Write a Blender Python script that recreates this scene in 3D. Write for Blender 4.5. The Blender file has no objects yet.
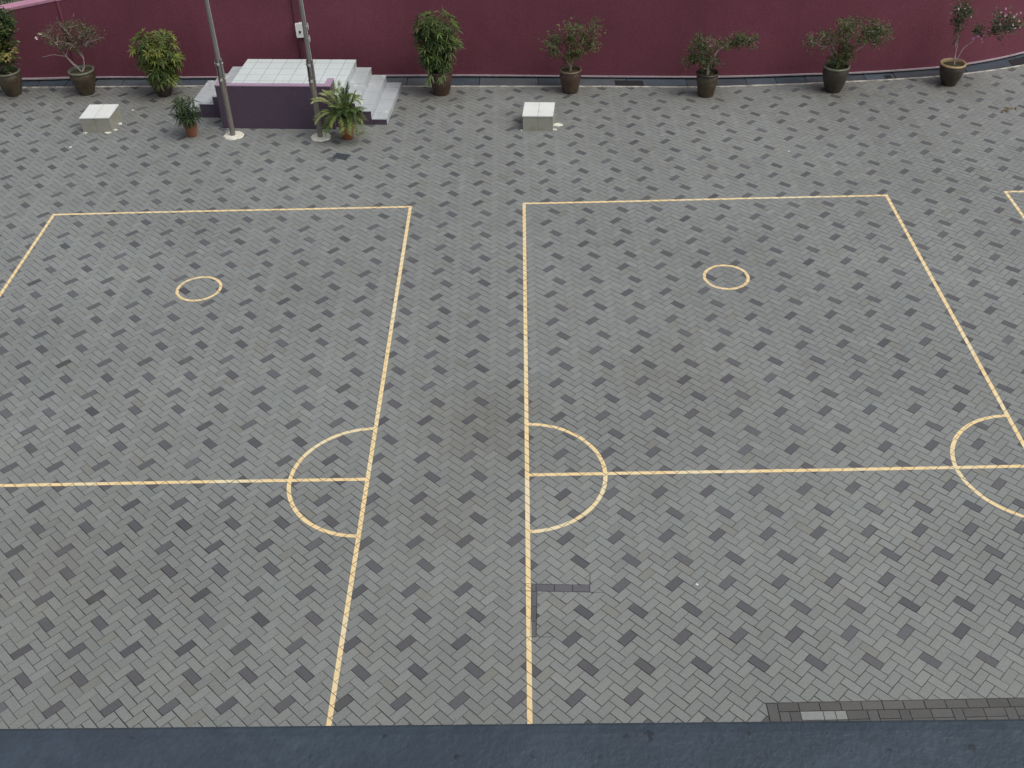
import bpy, math, random
import numpy as np
from mathutils import Vector, Matrix
random.seed(7)
rng = np.random.default_rng(7)
S = bpy.context.scene
C = S.collection
PI = math.pi
R = math.radians

# ---------------------------------------------------------------- camera
cam = bpy.data.cameras.new('camera')
cam.sensor_width = 36.0
cam.lens = 1092.61 / 1024 * 36.0
cam.clip_start = 0.05
cam.clip_end = 600
co = bpy.data.objects.new('camera', cam)
C.objects.link(co)
p_, y_, r_ = 0.90438, 0.01481, -0.03429
M = Matrix.Rotation(y_, 4, 'Z') @ Matrix.Rotation(p_, 4, 'X') @ Matrix.Rotation(r_, 4, 'Z')
M.translation = (0.06183, -9.62978, 8.96012)
co.matrix_world = M
S.camera = co

# ---------------------------------------------------------------- sky, sun, exposure
SUN_EL, SUN_AZ = R(56), R(118)          # azimuth clockwise from +Y
w = bpy.data.worlds.new('World')
S.world = w
w.use_nodes = True
wn = w.node_tree.nodes
sky = wn.new('ShaderNodeTexSky')
sky.sky_type = 'NISHITA'
sky.sun_disc = False
sky.sun_elevation = SUN_EL
sky.sun_rotation = SUN_AZ
sky.air_density = 1.0
sky.dust_density = 4.0
sky.ozone_density = 0.6
hs = wn.new('ShaderNodeHueSaturation')
hs.inputs['Saturation'].default_value = 0.42
w.node_tree.links.new(sky.outputs[0], hs.inputs['Color'])
w.node_tree.links.new(hs.outputs[0], wn['Background'].inputs[0])
wn['Background'].inputs[1].default_value = 0.115
sl = bpy.data.lights.new('sun', 'SUN')
sl.energy = 0.6
sl.angle = R(35)
sl.color = (1.0, 0.97, 0.92)
so = bpy.data.objects.new('sun', sl)
C.objects.link(so)
sd = Vector((math.sin(SUN_AZ) * math.cos(SUN_EL), math.cos(SUN_AZ) * math.cos(SUN_EL), math.sin(SUN_EL)))
so.rotation_euler = sd.to_track_quat('Z', 'Y').to_euler()
S.view_settings.view_transform = 'Standard'
S.view_settings.look = 'None'
S.view_settings.exposure = 0.56
S.view_settings.gamma = 1.0
S.render.engine = 'CYCLES'

# ---------------------------------------------------------------- helpers
def srgb(r, g, b):
    return tuple(((c / 255) / 12.92 if c / 255 <= 0.04045 else ((c / 255 + 0.055) / 1.055) ** 2.4) for c in (r, g, b)) + (1,)

class MB:
    """collects vertices and faces, builds ONE mesh object"""
    def __init__(s):
        s.v = []; s.f = []; s.m = []; s.c = []; s.sm = []
    def face(s, pts, m=0, c=(1, 1, 1), smooth=False):
        n = len(s.v)
        s.v.extend([tuple(p) for p in pts])
        s.f.append(tuple(range(n, n + len(pts)))); s.m.append(m); s.c.append(c); s.sm.append(smooth)
    def idx(s, pts, faces, m=0, c=(1, 1, 1), smooth=False):
        n = len(s.v)
        s.v.extend([tuple(p) for p in pts])
        for f in faces:
            s.f.append(tuple(n + i for i in f)); s.m.append(m); s.c.append(c); s.sm.append(smooth)
    def box(s, x0, x1, y0, y1, z0, z1, ms=0, c=(1, 1, 1)):
        """ms: one index or (top, x_sides, y_sides)"""
        if isinstance(ms, int): ms = (ms, ms, ms)
        P = [(x0, y0, z0), (x1, y0, z0), (x1, y1, z0), (x0, y1, z0), (x0, y0, z1), (x1, y0, z1), (x1, y1, z1), (x0, y1, z1)]
        n = len(s.v); s.v.extend(P)
        for f, m in (((0, 3, 2, 1), ms[2]), ((4, 5, 6, 7), ms[0]), ((0, 1, 5, 4), ms[2]), ((2, 3, 7, 6), ms[2]), ((1, 2, 6, 5), ms[1]), ((3, 0, 4, 7), ms[1])):
            s.f.append(tuple(n + i for i in f)); s.m.append(m); s.c.append(c); s.sm.append(False)
    def lathe(s, prof, n=28, m=0, c=(1, 1, 1), cx=0, cy=0, wob=0.0):
        P = []; ph = random.random() * 6
        for (r, z) in prof:
            for k in range(n):
                a = 2 * PI * k / n
                rr = r * (1 + wob * math.sin(a * 2 + ph))
                P.append((cx + rr * math.cos(a), cy + rr * math.sin(a), z))
        F = []
        for j in range(len(prof) - 1):
            for k in range(n):
                F.append((j * n + k, j * n + (k + 1) % n, (j + 1) * n + (k + 1) % n, (j + 1) * n + k))
        s.idx(P, F, m, c, True)
    def tube(s, pts, rad, n=6, m=0, c=(1, 1, 1), cap=True):
        pts = [Vector(p) for p in pts]
        P = []; F = []
        t = (pts[1] - pts[0]).normalized()
        ref = t.orthogonal().normalized()
        for i, p in enumerate(pts):
            if i == 0: t = pts[1] - pts[0]
            elif i == len(pts) - 1: t = pts[-1] - pts[-2]
            else: t = pts[i + 1] - pts[i - 1]
            t.normalize()
            ref = (ref - t * ref.dot(t)).normalized()
            b = t.cross(ref)
            r = rad[i] if isinstance(rad, (list, tuple)) else rad
            for k in range(n):
                a = 2 * PI * k / n
                P.append(p + (ref * math.cos(a) + b * math.sin(a)) * r)
        for i in range(len(pts) - 1):
            for k in range(n):
                F.append((i * n + k, i * n + (k + 1) % n, (i + 1) * n + (k + 1) % n, (i + 1) * n + k))
        s.idx(P, F, m, c, True)
        if cap:
            s.face(P[-n:], m, c)
            s.face(P[:n][::-1], m, c)
    def leaf(s, base, d, L, W, c, m=0, droop=0.0, fold=0.25):
        d = Vector(d).normalized()
        side = d.cross(Vector((random.uniform(-.4, .4), random.uniform(-.4, .4), 1)))
        if side.length < 1e-3: side = Vector((1, 0, 0))
        side.normalize()
        up = side.cross(d)
        b = Vector(base)
        mid = b + d * (L * .45)
        tip = b + d * L + Vector((0, 0, -droop * L))
        P = [b, mid + side * (W / 2) - up * (W * fold), tip, mid - side * (W / 2) - up * (W * fold), mid]
        s.idx(P, [(0, 1, 4), (1, 2, 4), (0, 4, 3), (4, 2, 3)], m, c, False)
    def build(s, name, mats, parent=None, loc=(0, 0, 0), rz=0.0):
        me = bpy.data.meshes.new(name)
        me.from_pydata(s.v, [], s.f)
        if not isinstance(mats, (list, tuple)): mats = [mats]
        for m in mats: me.materials.append(m)
        me.polygons.foreach_set('material_index', s.m)
        me.polygons.foreach_set('use_smooth', s.sm)
        ca = me.color_attributes.new('Col', 'FLOAT_COLOR', 'CORNER')
        cc = np.ones((len(me.loops), 4), dtype=np.float32)
        ln = np.array([len(f) for f in s.f])
        cc[:, :3] = np.repeat(np.array(s.c, dtype=np.float32), ln, axis=0)
        ca.data.foreach_set('color', cc.ravel())
        me.update()
        o = bpy.data.objects.new(name, me)
        C.objects.link(o)
        o.location = loc; o.rotation_euler = (0, 0, rz)
        if parent: o.parent = parent
        return o

def tag(o, label=None, cat=None, group=None, kind=None):
    if label: o['label'] = label
    if cat: o['category'] = cat
    if group: o['group'] = group
    if kind: o['kind'] = kind
    return o

def empty(name, loc, rz=0.0):
    o = bpy.data.objects.new(name, None)
    o.empty_display_size = 0.1
    C.objects.link(o)
    o.location = loc; o.rotation_euler = (0, 0, rz)
    return o

# ---------------------------------------------------------------- materials
def mat(name, col=None, rough=0.7, noise=None, bump=None, attr=False, metallic=0.0, spec=0.5, fine=None, trans=0.0, stain=None):
    """noise=(scale, amount) multiplies colour; fine likewise; bump=(scale, strength, distance); stain=(scale, colour, low, high)"""
    m = bpy.data.materials.new(name); m.use_nodes = True
    nt = m.node_tree; N = nt.nodes; L = nt.links
    b = N['Principled BSDF']
    b.inputs['Roughness'].default_value = rough
    b.inputs['Metallic'].default_value = metallic
    b.inputs['Specular IOR Level'].default_value = spec
    tc = N.new('ShaderNodeTexCoord')
    geo = N.new('ShaderNodeNewGeometry')
    if attr:
        a = N.new('ShaderNodeVertexColor'); a.layer_name = 'Col'; cur = a.outputs['Color']
    else:
        a = N.new('ShaderNodeRGB'); a.outputs[0].default_value = col; cur = a.outputs[0]
    def mul(cur, scale, amt, det=4.0):
        t = N.new('ShaderNodeTexNoise'); t.inputs['Scale'].default_value = scale; t.inputs['Detail'].default_value = det
        L.new(geo.outputs['Position'], t.inputs['Vector'])
        mr = N.new('ShaderNodeMapRange')
        mr.inputs['From Min'].default_value = .25; mr.inputs['From Max'].default_value = .75
        mr.inputs['To Min'].default_value = 1 - amt; mr.inputs['To Max'].default_value = 1 + amt
        L.new(t.outputs['Fac'], mr.inputs['Value'])
        vm = N.new('ShaderNodeVectorMath'); vm.operation = 'SCALE'
        L.new(cur, vm.inputs[0]); L.new(mr.outputs[0], vm.inputs['Scale'])
        return vm.outputs[0]
    if noise: cur = mul(cur, *noise)
    if fine: cur = mul(cur, *fine)
    if stain:
        for (sc, scol, lo, hi, fac) in stain:
            t = N.new('ShaderNodeTexNoise'); t.inputs['Scale'].default_value = sc; t.inputs['Detail'].default_value = 6
            t.inputs['Roughness'].default_value = .62
            L.new(geo.outputs['Position'], t.inputs['Vector'])
            mr = N.new('ShaderNodeMapRange'); mr.inputs['From Min'].default_value = lo; mr.inputs['From Max'].default_value = hi
            mr.inputs['To Max'].default_value = fac
            L.new(t.outputs['Fac'], mr.inputs['Value'])
            mx = N.new('ShaderNodeMix'); mx.data_type = 'RGBA'
            L.new(mr.outputs[0], mx.inputs[0]); L.new(cur, mx.inputs[6]); mx.inputs[7].default_value = scol
            cur = mx.outputs[2]
    L.new(cur, b.inputs['Base Color'])
    if bump:
        t = N.new('ShaderNodeTexNoise'); t.inputs['Scale'].default_value = bump[0]; t.inputs['Detail'].default_value = 5
        L.new(geo.outputs['Position'], t.inputs['Vector'])
        bp = N.new('ShaderNodeBump'); bp.inputs['Strength'].default_value = bump[1]; bp.inputs['Distance'].default_value = bump[2]
        L.new(t.outputs['Fac'], bp.inputs['Height']); L.new(bp.outputs[0], b.inputs['Normal'])
    if trans:
        tr = N.new('ShaderNodeBsdfTranslucent'); L.new(cur, tr.inputs['Color'])
        ms = N.new('ShaderNodeMixShader'); ms.inputs[0].default_value = trans
        L.new(b.outputs[0], ms.inputs[1]); L.new(tr.outputs[0], ms.inputs[2])
        L.new(ms.outputs[0], N['Material Output'].inputs['Surface'])
    return m

def tile_mat(name, col, joint, sx, sy, sz, off=(0, 0, 0), rough=.25, jw=.012, dirt=.25, stains=None):
    """square tiles with joints, laid in the object's own coordinates; works on every face of a box"""
    m = mat(name, col, rough=rough, noise=(2.5, .06), fine=(30, .04), bump=(3.0, .08, .01), stain=stains)
    nt = m.node_tree; N = nt.nodes; L = nt.links
    b = N['Principled BSDF']
    cur = b.inputs['Base Color'].links[0].from_socket
    tc = N.new('ShaderNodeTexCoord')
    sep = N.new('ShaderNodeSeparateXYZ'); L.new(tc.outputs['Object'], sep.inputs[0])
    ns = N.new('ShaderNodeSeparateXYZ')
    L.new(tc.outputs['Normal'], ns.inputs[0])
    acc = None
    for ax, size, o in zip('XYZ', (sx, sy, sz), off):
        a1 = N.new('ShaderNodeMath'); a1.operation = 'ADD'; a1.inputs[1].default_value = o + 50 * size; L.new(sep.outputs[ax], a1.inputs[0])
        a2 = N.new('ShaderNodeMath'); a2.operation = 'PINGPONG'; a2.inputs[1].default_value = size / 2; L.new(a1.outputs[0], a2.inputs[0])
        a3 = N.new('ShaderNodeMath'); a3.operation = 'LESS_THAN'; a3.inputs[1].default_value = jw / 2; L.new(a2.outputs[0], a3.inputs[0])
        ab = N.new('ShaderNodeMath'); ab.operation = 'ABSOLUTE'; L.new(ns.outputs[ax], ab.inputs[0])
        lt = N.new('ShaderNodeMath'); lt.operation = 'LESS_THAN'; lt.inputs[1].default_value = .5; L.new(ab.outputs[0], lt.inputs[0])
        ml = N.new('ShaderNodeMath'); ml.operation = 'MULTIPLY'; L.new(a3.outputs[0], ml.inputs[0]); L.new(lt.outputs[0], ml.inputs[1])
        if acc is None: acc = ml.outputs[0]
        else:
            mx = N.new('ShaderNodeMath'); mx.operation = 'MAXIMUM'; L.new(acc, mx.inputs[0]); L.new(ml.outputs[0], mx.inputs[1]); acc = mx.outputs[0]
    mix = N.new('ShaderNodeMix'); mix.data_type = 'RGBA'
    L.new(acc, mix.inputs[0]); L.new(cur, mix.inputs[6]); mix.inputs[7].default_value = joint
    L.new(mix.outputs[2], b.inputs['Base Color'])
    return m

M_paver = mat('paver_concrete', attr=True, rough=.66, noise=(.35, .11), fine=(55, .15), bump=(90, .35, .003), spec=.5,
              stain=[(.9, (.13, .12, .10, 1), .58, .78, .2), (3.1, (.15, .15, .13, 1), .56, .74, .22), (14, (.07, .065, .055, 1), .64, .78, .3)])
M_joint = mat('joint_sand', (.05, .05, .044, 1), rough=.95, noise=(3, .4), fine=(40, .3))
M_paint = mat('yellow_line_paint', srgb(230, 204, 152), rough=.6, noise=(1.3, .06), fine=(60, .07), spec=.4,
              stain=[(.7, srgb(222, 212, 178), .50, .60, .7), (26, (.26, .23, .18, 1), .58, .70, .6), (5, (.34, .28, .18, 1), .64, .8, .4)])
M_paint_joint = mat('paint_in_joints', srgb(150, 118, 74), rough=.9, noise=(4, .3))
M_wall = mat('maroon_stucco', srgb(110, 61, 74), rough=.85, noise=(.5, .10), fine=(26, .14), bump=(45, .55, .012), spec=.25,
             stain=[(.8, srgb(88, 46, 58), .50, .75, .4)])
def streaks(m, col, fac):
    nt = m.node_tree; N = nt.nodes; L = nt.links; b = N['Principled BSDF']
    cur = b.inputs['Base Color'].links[0].from_socket
    g_ = N.new('ShaderNodeNewGeometry'); mp = N.new('ShaderNodeMapping'); mp.inputs['Scale'].default_value = (5, 5, .35)
    t = N.new('ShaderNodeTexNoise'); t.inputs['Scale'].default_value = 1.0; t.inputs['Detail'].default_value = 5
    L.new(g_.outputs['Position'], mp.inputs['Vector']); L.new(mp.outputs[0], t.inputs['Vector'])
    mr = N.new('ShaderNodeMapRange'); mr.inputs['From Min'].default_value = .5; mr.inputs['From Max'].default_value = .72; mr.inputs['To Max'].default_value = fac
    L.new(t.outputs['Fac'], mr.inputs['Value'])
    mx = N.new('ShaderNodeMix'); mx.data_type = 'RGBA'
    L.new(mr.outputs[0], mx.inputs[0]); L.new(cur, mx.inputs[6]); mx.inputs[7].default_value = col
    L.new(mx.outputs[2], b.inputs['Base Color'])
streaks(M_wall, srgb(94, 52, 62), .22)
M_pink = mat('pink_coping_paint', srgb(180, 128, 148), rough=.7, noise=(2, .08), fine=(18, .08), bump=(30, .3, .01), stain=[(4, srgb(140, 95, 112), .55, .8, .5)])
M_trim = mat('white_trim', srgb(165, 154, 158), rough=.6, noise=(3, .12), fine=(20, .12), stain=[(6, srgb(110, 95, 92), .55, .75, .6)])
M_kerb = mat('kerb_mortar', srgb(186, 184, 172), rough=.9, noise=(4, .2), fine=(24, .2), bump=(40, .5, .01), stain=[(5, srgb(98, 92, 84), .45, .65, .8)])
M_slate = mat('slate_tile', attr=True, rough=.42, noise=(1.5, .2), fine=(18, .14), bump=(12, .25, .008), stain=[(2.6, srgb(82, 86, 88), .55, .8, .4)])
M_dark = mat('dark_gap', (.012, .012, .014, 1), rough=.9)
M_purple = mat('purple_wall_paint', srgb(78, 64, 80), rough=.75, noise=(2, .09), fine=(24, .1), bump=(40, .3, .006), stain=[(7, srgb(100, 86, 102), .58, .8, .4), (3, srgb(50, 38, 52), .58, .8, .35)])
M_lilac = mat('lilac_cap_paint', srgb(158, 134, 154), rough=.65, noise=(4, .08), fine=(30, .08), stain=[(9, srgb(120, 100, 115), .58, .75, .5)])
M_tile = tile_mat('white_floor_tile', srgb(206, 216, 214), srgb(150, 154, 156), .3, .3, .3, off=(.02, .05, .0), rough=.22, jw=.010, stains=[(5, srgb(160, 160, 156), .56, .8, .4)])
M_step = tile_mat('grey_step_tile', srgb(176, 182, 184), srgb(118, 120, 120), 5, .6, 5, off=(.7, .1, .3), rough=.3, jw=.010, stains=[(4, srgb(225, 226, 222), .6, .66, .75), (7, srgb(110, 108, 102), .56, .8, .5)])
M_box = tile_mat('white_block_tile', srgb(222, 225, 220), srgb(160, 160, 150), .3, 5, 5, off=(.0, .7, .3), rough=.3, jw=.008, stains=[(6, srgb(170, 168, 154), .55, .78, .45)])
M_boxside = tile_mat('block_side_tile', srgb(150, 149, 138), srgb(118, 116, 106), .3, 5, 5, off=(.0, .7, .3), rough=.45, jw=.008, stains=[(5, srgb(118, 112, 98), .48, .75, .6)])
M_mortar = mat('spilt_mortar', srgb(214, 212, 198), rough=.9, noise=(8, .1), fine=(40, .1), bump=(50, .5, .01))
M_steel = mat('galvanised_steel', srgb(128, 122, 114), rough=.5, metallic=.35, noise=(5, .12), fine=(30, .1), stain=[(7, srgb(86, 72, 58), .58, .78, .5)])
M_alu = mat('pole_upper_metal', srgb(140, 140, 140), rough=.38, metallic=.6, noise=(4, .1))
M_bolt = mat('pale_bolt', srgb(205, 205, 205), rough=.35, metallic=.5)
M_elec = mat('junction_box_plastic', srgb(206, 206, 202), rough=.5, noise=(9, .05))
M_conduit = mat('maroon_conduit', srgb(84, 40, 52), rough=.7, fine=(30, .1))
M_ledge = mat('blue_grey_roof_coating', srgb(53, 65, 76), rough=.55, noise=(3, .12), fine=(90, .14), bump=(160, .6, .003), spec=.4,
              stain=[(7.5, srgb(44, 54, 63), .47, .53, .55), (17, srgb(70, 82, 90), .58, .66, .3), (45, srgb(24, 26, 30), .62, .68, .7), (1.7, srgb(66, 70, 80), .5, .75, .3)])
M_facade = mat('cream_render', srgb(190, 180, 166), rough=.85, noise=(1, .06), fine=(30, .06), bump=(40, .3, .005))
M_roof = mat('roof_concrete', srgb(110, 112, 114), rough=.9, noise=(1, .15), fine=(12, .15))
M_glass = mat('window_glass', srgb(40, 48, 54), rough=.08, spec=.8)
M_frame = mat('white_window_frame', srgb(200, 200, 196), rough=.5)
M_ground = mat('ground_soil', srgb(86, 82, 66), rough=.95, noise=(.2, .2), fine=(3, .2), stain=[(.5, srgb(60, 76, 40), .4, .6, .8)])
M_leaf = mat('leaf_green', attr=True, rough=.5, spec=.35, trans=.28, noise=(9, .12))
M_petal = mat('petal', attr=True, rough=.6, trans=.3)
M_bark = mat('bark', attr=True, rough=.85, noise=(14, .2), fine=(60, .2))
M_soil = mat('potting_soil', srgb(62, 56, 34), rough=.95, noise=(20, .3), fine=(60, .3), bump=(60, .8, .02), stain=[(12, srgb(70, 84, 36), .5, .65, .6)])
def pot_mat(name, col, col2):
    return mat(name, col, rough=.38, noise=(6, .15), fine=(28, .12), bump=(18, .35, .012), stain=[(5, col2, .45, .6, .8), (11, srgb(112, 108, 92), .6, .72, .4)])
M_pot_olive = pot_mat('olive_glazed_clay', srgb(70, 62, 46), srgb(54, 42, 34))
M_pot_brown = pot_mat('brown_glazed_clay', srgb(74, 56, 46), srgb(60, 44, 34))
M_pot_dark = pot_mat('dark_glazed_clay', srgb(56, 50, 42), srgb(44, 36, 30))
M_terra = pot_mat('terracotta', srgb(132, 84, 60), srgb(122, 72, 50))
M_rim_grey = mat('grey_green_rim', srgb(98, 100, 84), rough=.5, noise=(8, .15))
M_rim_tan = mat('tan_rim', srgb(158, 136, 102), rough=.45, noise=(8, .15))
M_rim_brown = mat('brown_rim', srgb(100, 84, 70), rough=.45, noise=(8, .15))
M_dry = mat('dry_leaf', srgb(104, 94, 70), rough=.8, noise=(20, .3))
M_paper = mat('pale_scrap', srgb(215, 215, 210), rough=.8)

# ---------------------------------------------------------------- 2D polygon tools
def clip(poly, a, b, keep_left=True):
    """part of a convex polygon on the left (or right) of the directed line a->b"""
    out = []; n = len(poly)
    def sd_(p):
        v = (b[0] - a[0]) * (p[1] - a[1]) - (b[1] - a[1]) * (p[0] - a[0])
        return v if keep_left else -v
    ds = [sd_(p) for p in poly]
    for i in range(n):
        p, q = poly[i], poly[(i + 1) % n]; dp, dq = ds[i], ds[(i + 1) % n]
        if dp >= 0: out.append(p)
        if dp * dq < 0:
            t = dp / (dp - dq); out.append((p[0] + (q[0] - p[0]) * t, p[1] + (q[1] - p[1]) * t))
    return out
def area(p):
    return .5 * abs(sum(p[i][0] * p[(i + 1) % len(p)][1] - p[(i + 1) % len(p)][0] * p[i][1] for i in range(len(p)))) if len(p) > 2 else 0
def isect(poly, q):
    for i in range(len(q)):
        poly = clip(poly, q[i], q[(i + 1) % len(q)])
        if len(poly) < 3: return []
    return poly
def subtract(polys, q):
    out = []
    for p in polys:
        for i in range(len(q)):
            o = clip(p, q[i], q[(i + 1) % len(q)], False)
            if area(o) > 2e-4: out.append(o)
            p = clip(p, q[i], q[(i + 1) % len(q)])
            if len(p) < 3: break
    return out
def inset(p, d):
    # ccw convex polygon shrunk by d
    res = list(p); n = len(p)
    for i in range(n):
        a, b = p[i], p[(i + 1) % n]
        l = math.hypot(b[0] - a[0], b[1] - a[1])
        if l < 1e-6: continue
        nx, ny = -(b[1] - a[1]) / l * d, (b[0] - a[0]) / l * d
        res = clip(res, (a[0] + nx, a[1] + ny), (b[0] + nx, b[1] + ny))
        if len(res) < 3: return []
    return res

# ---------------------------------------------------------------- ground, kerb curve
# edge of the paving (front of the drain), left to right
KERB = [(-18, 12.60), (-14, 12.40), (-10.72, 12.20), (-9.9, 12.17), (-6.92, 12.02), (-2.13, 11.68), (1.73, 11.40), (3.72, 11.24), (5.0, 11.235), (6.2, 11.27), (7.75, 11.35), (8.98, 11.50), (10.42, 11.88), (12.2, 12.7), (14, 14.2)]
cx0, cy0 = 0.06, -9.63
WALLF = [(-18, 13.1), (-14, 12.95), (-10.40, 12.75), (-8.80, 12.74), (-7.06, 12.61), (-1.33, 12.31), (1.78, 12.03), (3.81, 11.86), (4.8, 11.83), (5.85, 11.84), (7.28, 11.86), (9.18, 12.10), (10.71, 12.66), (12.6, 13.75), (14.4, 15.4)]
WALLF = [(cx0 + (x - cx0) * .9915, cy0 + (y - cy0) * .9915) for x, y in WALLF]
def curve(pts, x):
    # smooth (catmull) interpolation in x
    for i in range(len(pts) - 1):
        if x <= pts[i + 1][0] or i == len(pts) - 2:
            x0, y0 = pts[i]; x1, y1 = pts[i + 1]
            m0 = (y1 - pts[i - 1][1]) / (x1 - pts[i - 1][0]) if i > 0 else (y1 - y0) / (x1 - x0)
            m1 = (pts[i + 2][1] - y0) / (pts[i + 2][0] - x0) if i < len(pts) - 2 else (y1 - y0) / (x1 - x0)
            h = x1 - x0; t = (x - x0) / h
            return y0 * (2 * t**3 - 3 * t * t + 1) + h * m0 * (t**3 - 2 * t * t + t) + y1 * (-2 * t**3 + 3 * t * t) + h * m1 * (t**3 - t * t)
kerb_y = lambda x: curve(KERB, x)
wall_y = lambda x: curve(WALLF, x)

g = MB()
g.face([(-300, -300, -.30), (300, -300, -.30), (300, 300, -.30), (-300, 300, -.30)])
tag(g.build('ground', M_ground), kind='structure')
XS = [(-15 + .5 * i) for i in range(57)]        # -15 .. 13
g = MB()
for i in range(len(XS) - 1):
    a, b = XS[i], XS[i + 1]
    g.face([(a, -8.995, -.009), (b, -8.995, -.009), (b, kerb_y(b) - .01, -.009), (a, kerb_y(a) - .01, -.009)])
    g.face([(a, kerb_y(a) - .01, -.009), (b, kerb_y(b) - .01, -.009), (b, kerb_y(b) - .01, -.29), (a, kerb_y(a) - .01, -.29)])
tag(g.build('paving_bed', M_joint), kind='structure')

# --------------- courts (measured): origin, angle, width, half length
CW, CH, CCY, CR = 6.041, 6.662, 4.27, .9367
COURTS = [(-1.8532, -.0164, -.0106, -1), (.0627, -.0097, -.0098, 1), (8.085, -.06, -.0098, 1)]
LW = .052
def rect(x0, x1, y0, y1): return [(x0, y0), (x1, y0), (x1, y1), (x0, y1)]
def arc(cx, cy, r, a0, a1, n, wd=.05):
    out = []
    for i in range(n):
        p, q = a0 + (a1 - a0) * i / n, a0 + (a1 - a0) * (i + 1) / n
        r0, r1 = r - wd / 2, r + wd / 2
        out.append([(cx + r0 * math.cos(p), cy + r0 * math.sin(p)), (cx + r1 * math.cos(p), cy + r1 * math.sin(p)),
                    (cx + r1 * math.cos(q), cy + r1 * math.sin(q)), (cx + r0 * math.cos(q), cy + r0 * math.sin(q))])
    return out
court_strips = []
for (ox, oy, ang, sg) in COURTS:
    h = LW / 2
    X0, X1 = (0, CW) if sg > 0 else (-CW, 0)
    st = [rect(X0 - h, X1 + h, CH - h, CH + h), rect(X0 - h, X0 + h, -CH + h, CH - h), rect(X1 - h, X1 + h, -CH + h, CH - h),
          rect(X0 + h, X1 - h, -h, h), rect(X0 - h, X1 + h, -CH - h, -CH + h)]
    st += arc((X0 + X1) / 2, CCY, .325, 0, 2 * PI, 40, .046)
    st += arc((X0 + X1) / 2, -CCY, .325, 0, 2 * PI, 40, .046)
    for xx, a0, a1 in ((X0, 0, PI / 2), (X0, -PI / 2, 0), (X1, PI / 2, PI), (X1, PI, 1.5 * PI)):
        # stop at the straight lines instead of overlapping them
        e = math.asin(h / CR)
        a0 += e; a1 -= e
        st += arc(xx, 0, CR, a0, a1, 18, .05)
    c, s = math.cos(ang), math.sin(ang)
    st = [[(ox + c * x - s * y, oy + s * x + c * y) for x, y in p] for p in st]
    court_strips.append([(p, min(q[0] for q in p), max(q[0] for q in p), min(q[1] for q in p), max(q[1] for q in p)) for p in st])

# --------------- herringbone pavers, each a real chamfered block top
U = .1
OX, OY = -.6537, -2.4783                # centre of one dark '/' paver
JO = .0019                              # half joint
LIGHT = np.array([.196, .207, .196]); DARKC = np.array([.092, .093, .100])
PATCH = [rect(.088, .690, -1.835, -1.735), rect(.083, .135, -2.44, -1.835), rect(2.30, 15.2, -4.6, -3.292)]
c5 = -.055
PATCH[0] = [(.083, -1.822), (.700, -1.857), (.706, -1.757), (.083, -1.722)]
PATCH[1] = [(.052, -2.437), (.112, -2.438), (.137, -1.827), (.083, -1.824)]
pv = MB()
paint = [MB() for _ in COURTS]
tops = []
# big soft unevenness of the ground (z)
def und(x, y): return .0016 * math.sin(x * 1.3 + y * .4) + .0016 * math.sin(y * 1.7 - x * .6) 
def add_block(poly, col, tilt=True):
    gx_, gy_ = poly[0]
    wide = max(0, math.sin(gx_ * .9 + 1.1 * math.sin(gy_ * .7 + 2)) * math.sin(gy_ * 1.1 + .8 * math.sin(gx_ * .8)) - .25)
    if gx_ < -3.5 and gy_ < 0: wide += .5
    poly2 = inset(poly, JO + random.uniform(-.0004, .0010) + wide * random.choice((0, .0004, .0024)))
    if area(poly2) < 3e-4: return
    top = inset(poly2, .0022)
    if len(top) != len(poly2) or area(top) < 2e-4: top = inset(poly2, .0012)
    cx_ = sum(p[0] for p in poly2) / len(poly2); cy_ = sum(p[1] for p in poly2) / len(poly2)
    z0 = random.gauss(0, .0006) + und(cx_, cy_); tx, ty = random.gauss(0, .006), random.gauss(0, .006)
    zz = lambda p: z0 + tx * (p[0] - cx_) + ty * (p[1] - cy_)
    if len(top) < 3: return
    pv.face([(p[0], p[1], zz(p)) for p in top], 0, col)
    if len(top) == len(poly2):
        n = len(top)
        for i in range(n):
            a, b, c_, d = poly2[i], poly2[(i + 1) % n], top[(i + 1) % n], top[i]
            pv.face([(a[0], a[1], -.006), (b[0], b[1], -.006), (c_[0], c_[1], zz(c_)), (d[0], d[1], zz(d))], 0, col)
    x0, x1 = min(p[0] for p in top), max(p[0] for p in top); y0, y1 = min(p[1] for p in top), max(p[1] for p in top)
    for k, st in enumerate(court_strips):
        for (q, a0, a1, b0, b1) in st:
            if a0 > x1 or a1 < x0 or b0 > y1 or b1 < y0: continue
            r = isect(inset(poly2, .0006) or top, q)
            if area(r) > 1e-6: paint[k].face([(p[0], p[1], zz(p) + .0014) for p in r], 0)
def jit(base, s=.05):
    f = 1 + random.gauss(0, s)
    h = random.gauss(0, .006)
    return tuple((base * f * np.array([1 + h, 1, 1 - h * 1.1])).tolist())
s2 = math.sqrt(2)
def wpos(i, j):     # cell corner -> world
    x = (i - j) / s2 * U; y = (i + j) / s2 * U
    return (x + OX - .5 / s2 * U, y + OY - 1.5 / s2 * U)
nb = 0
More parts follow.
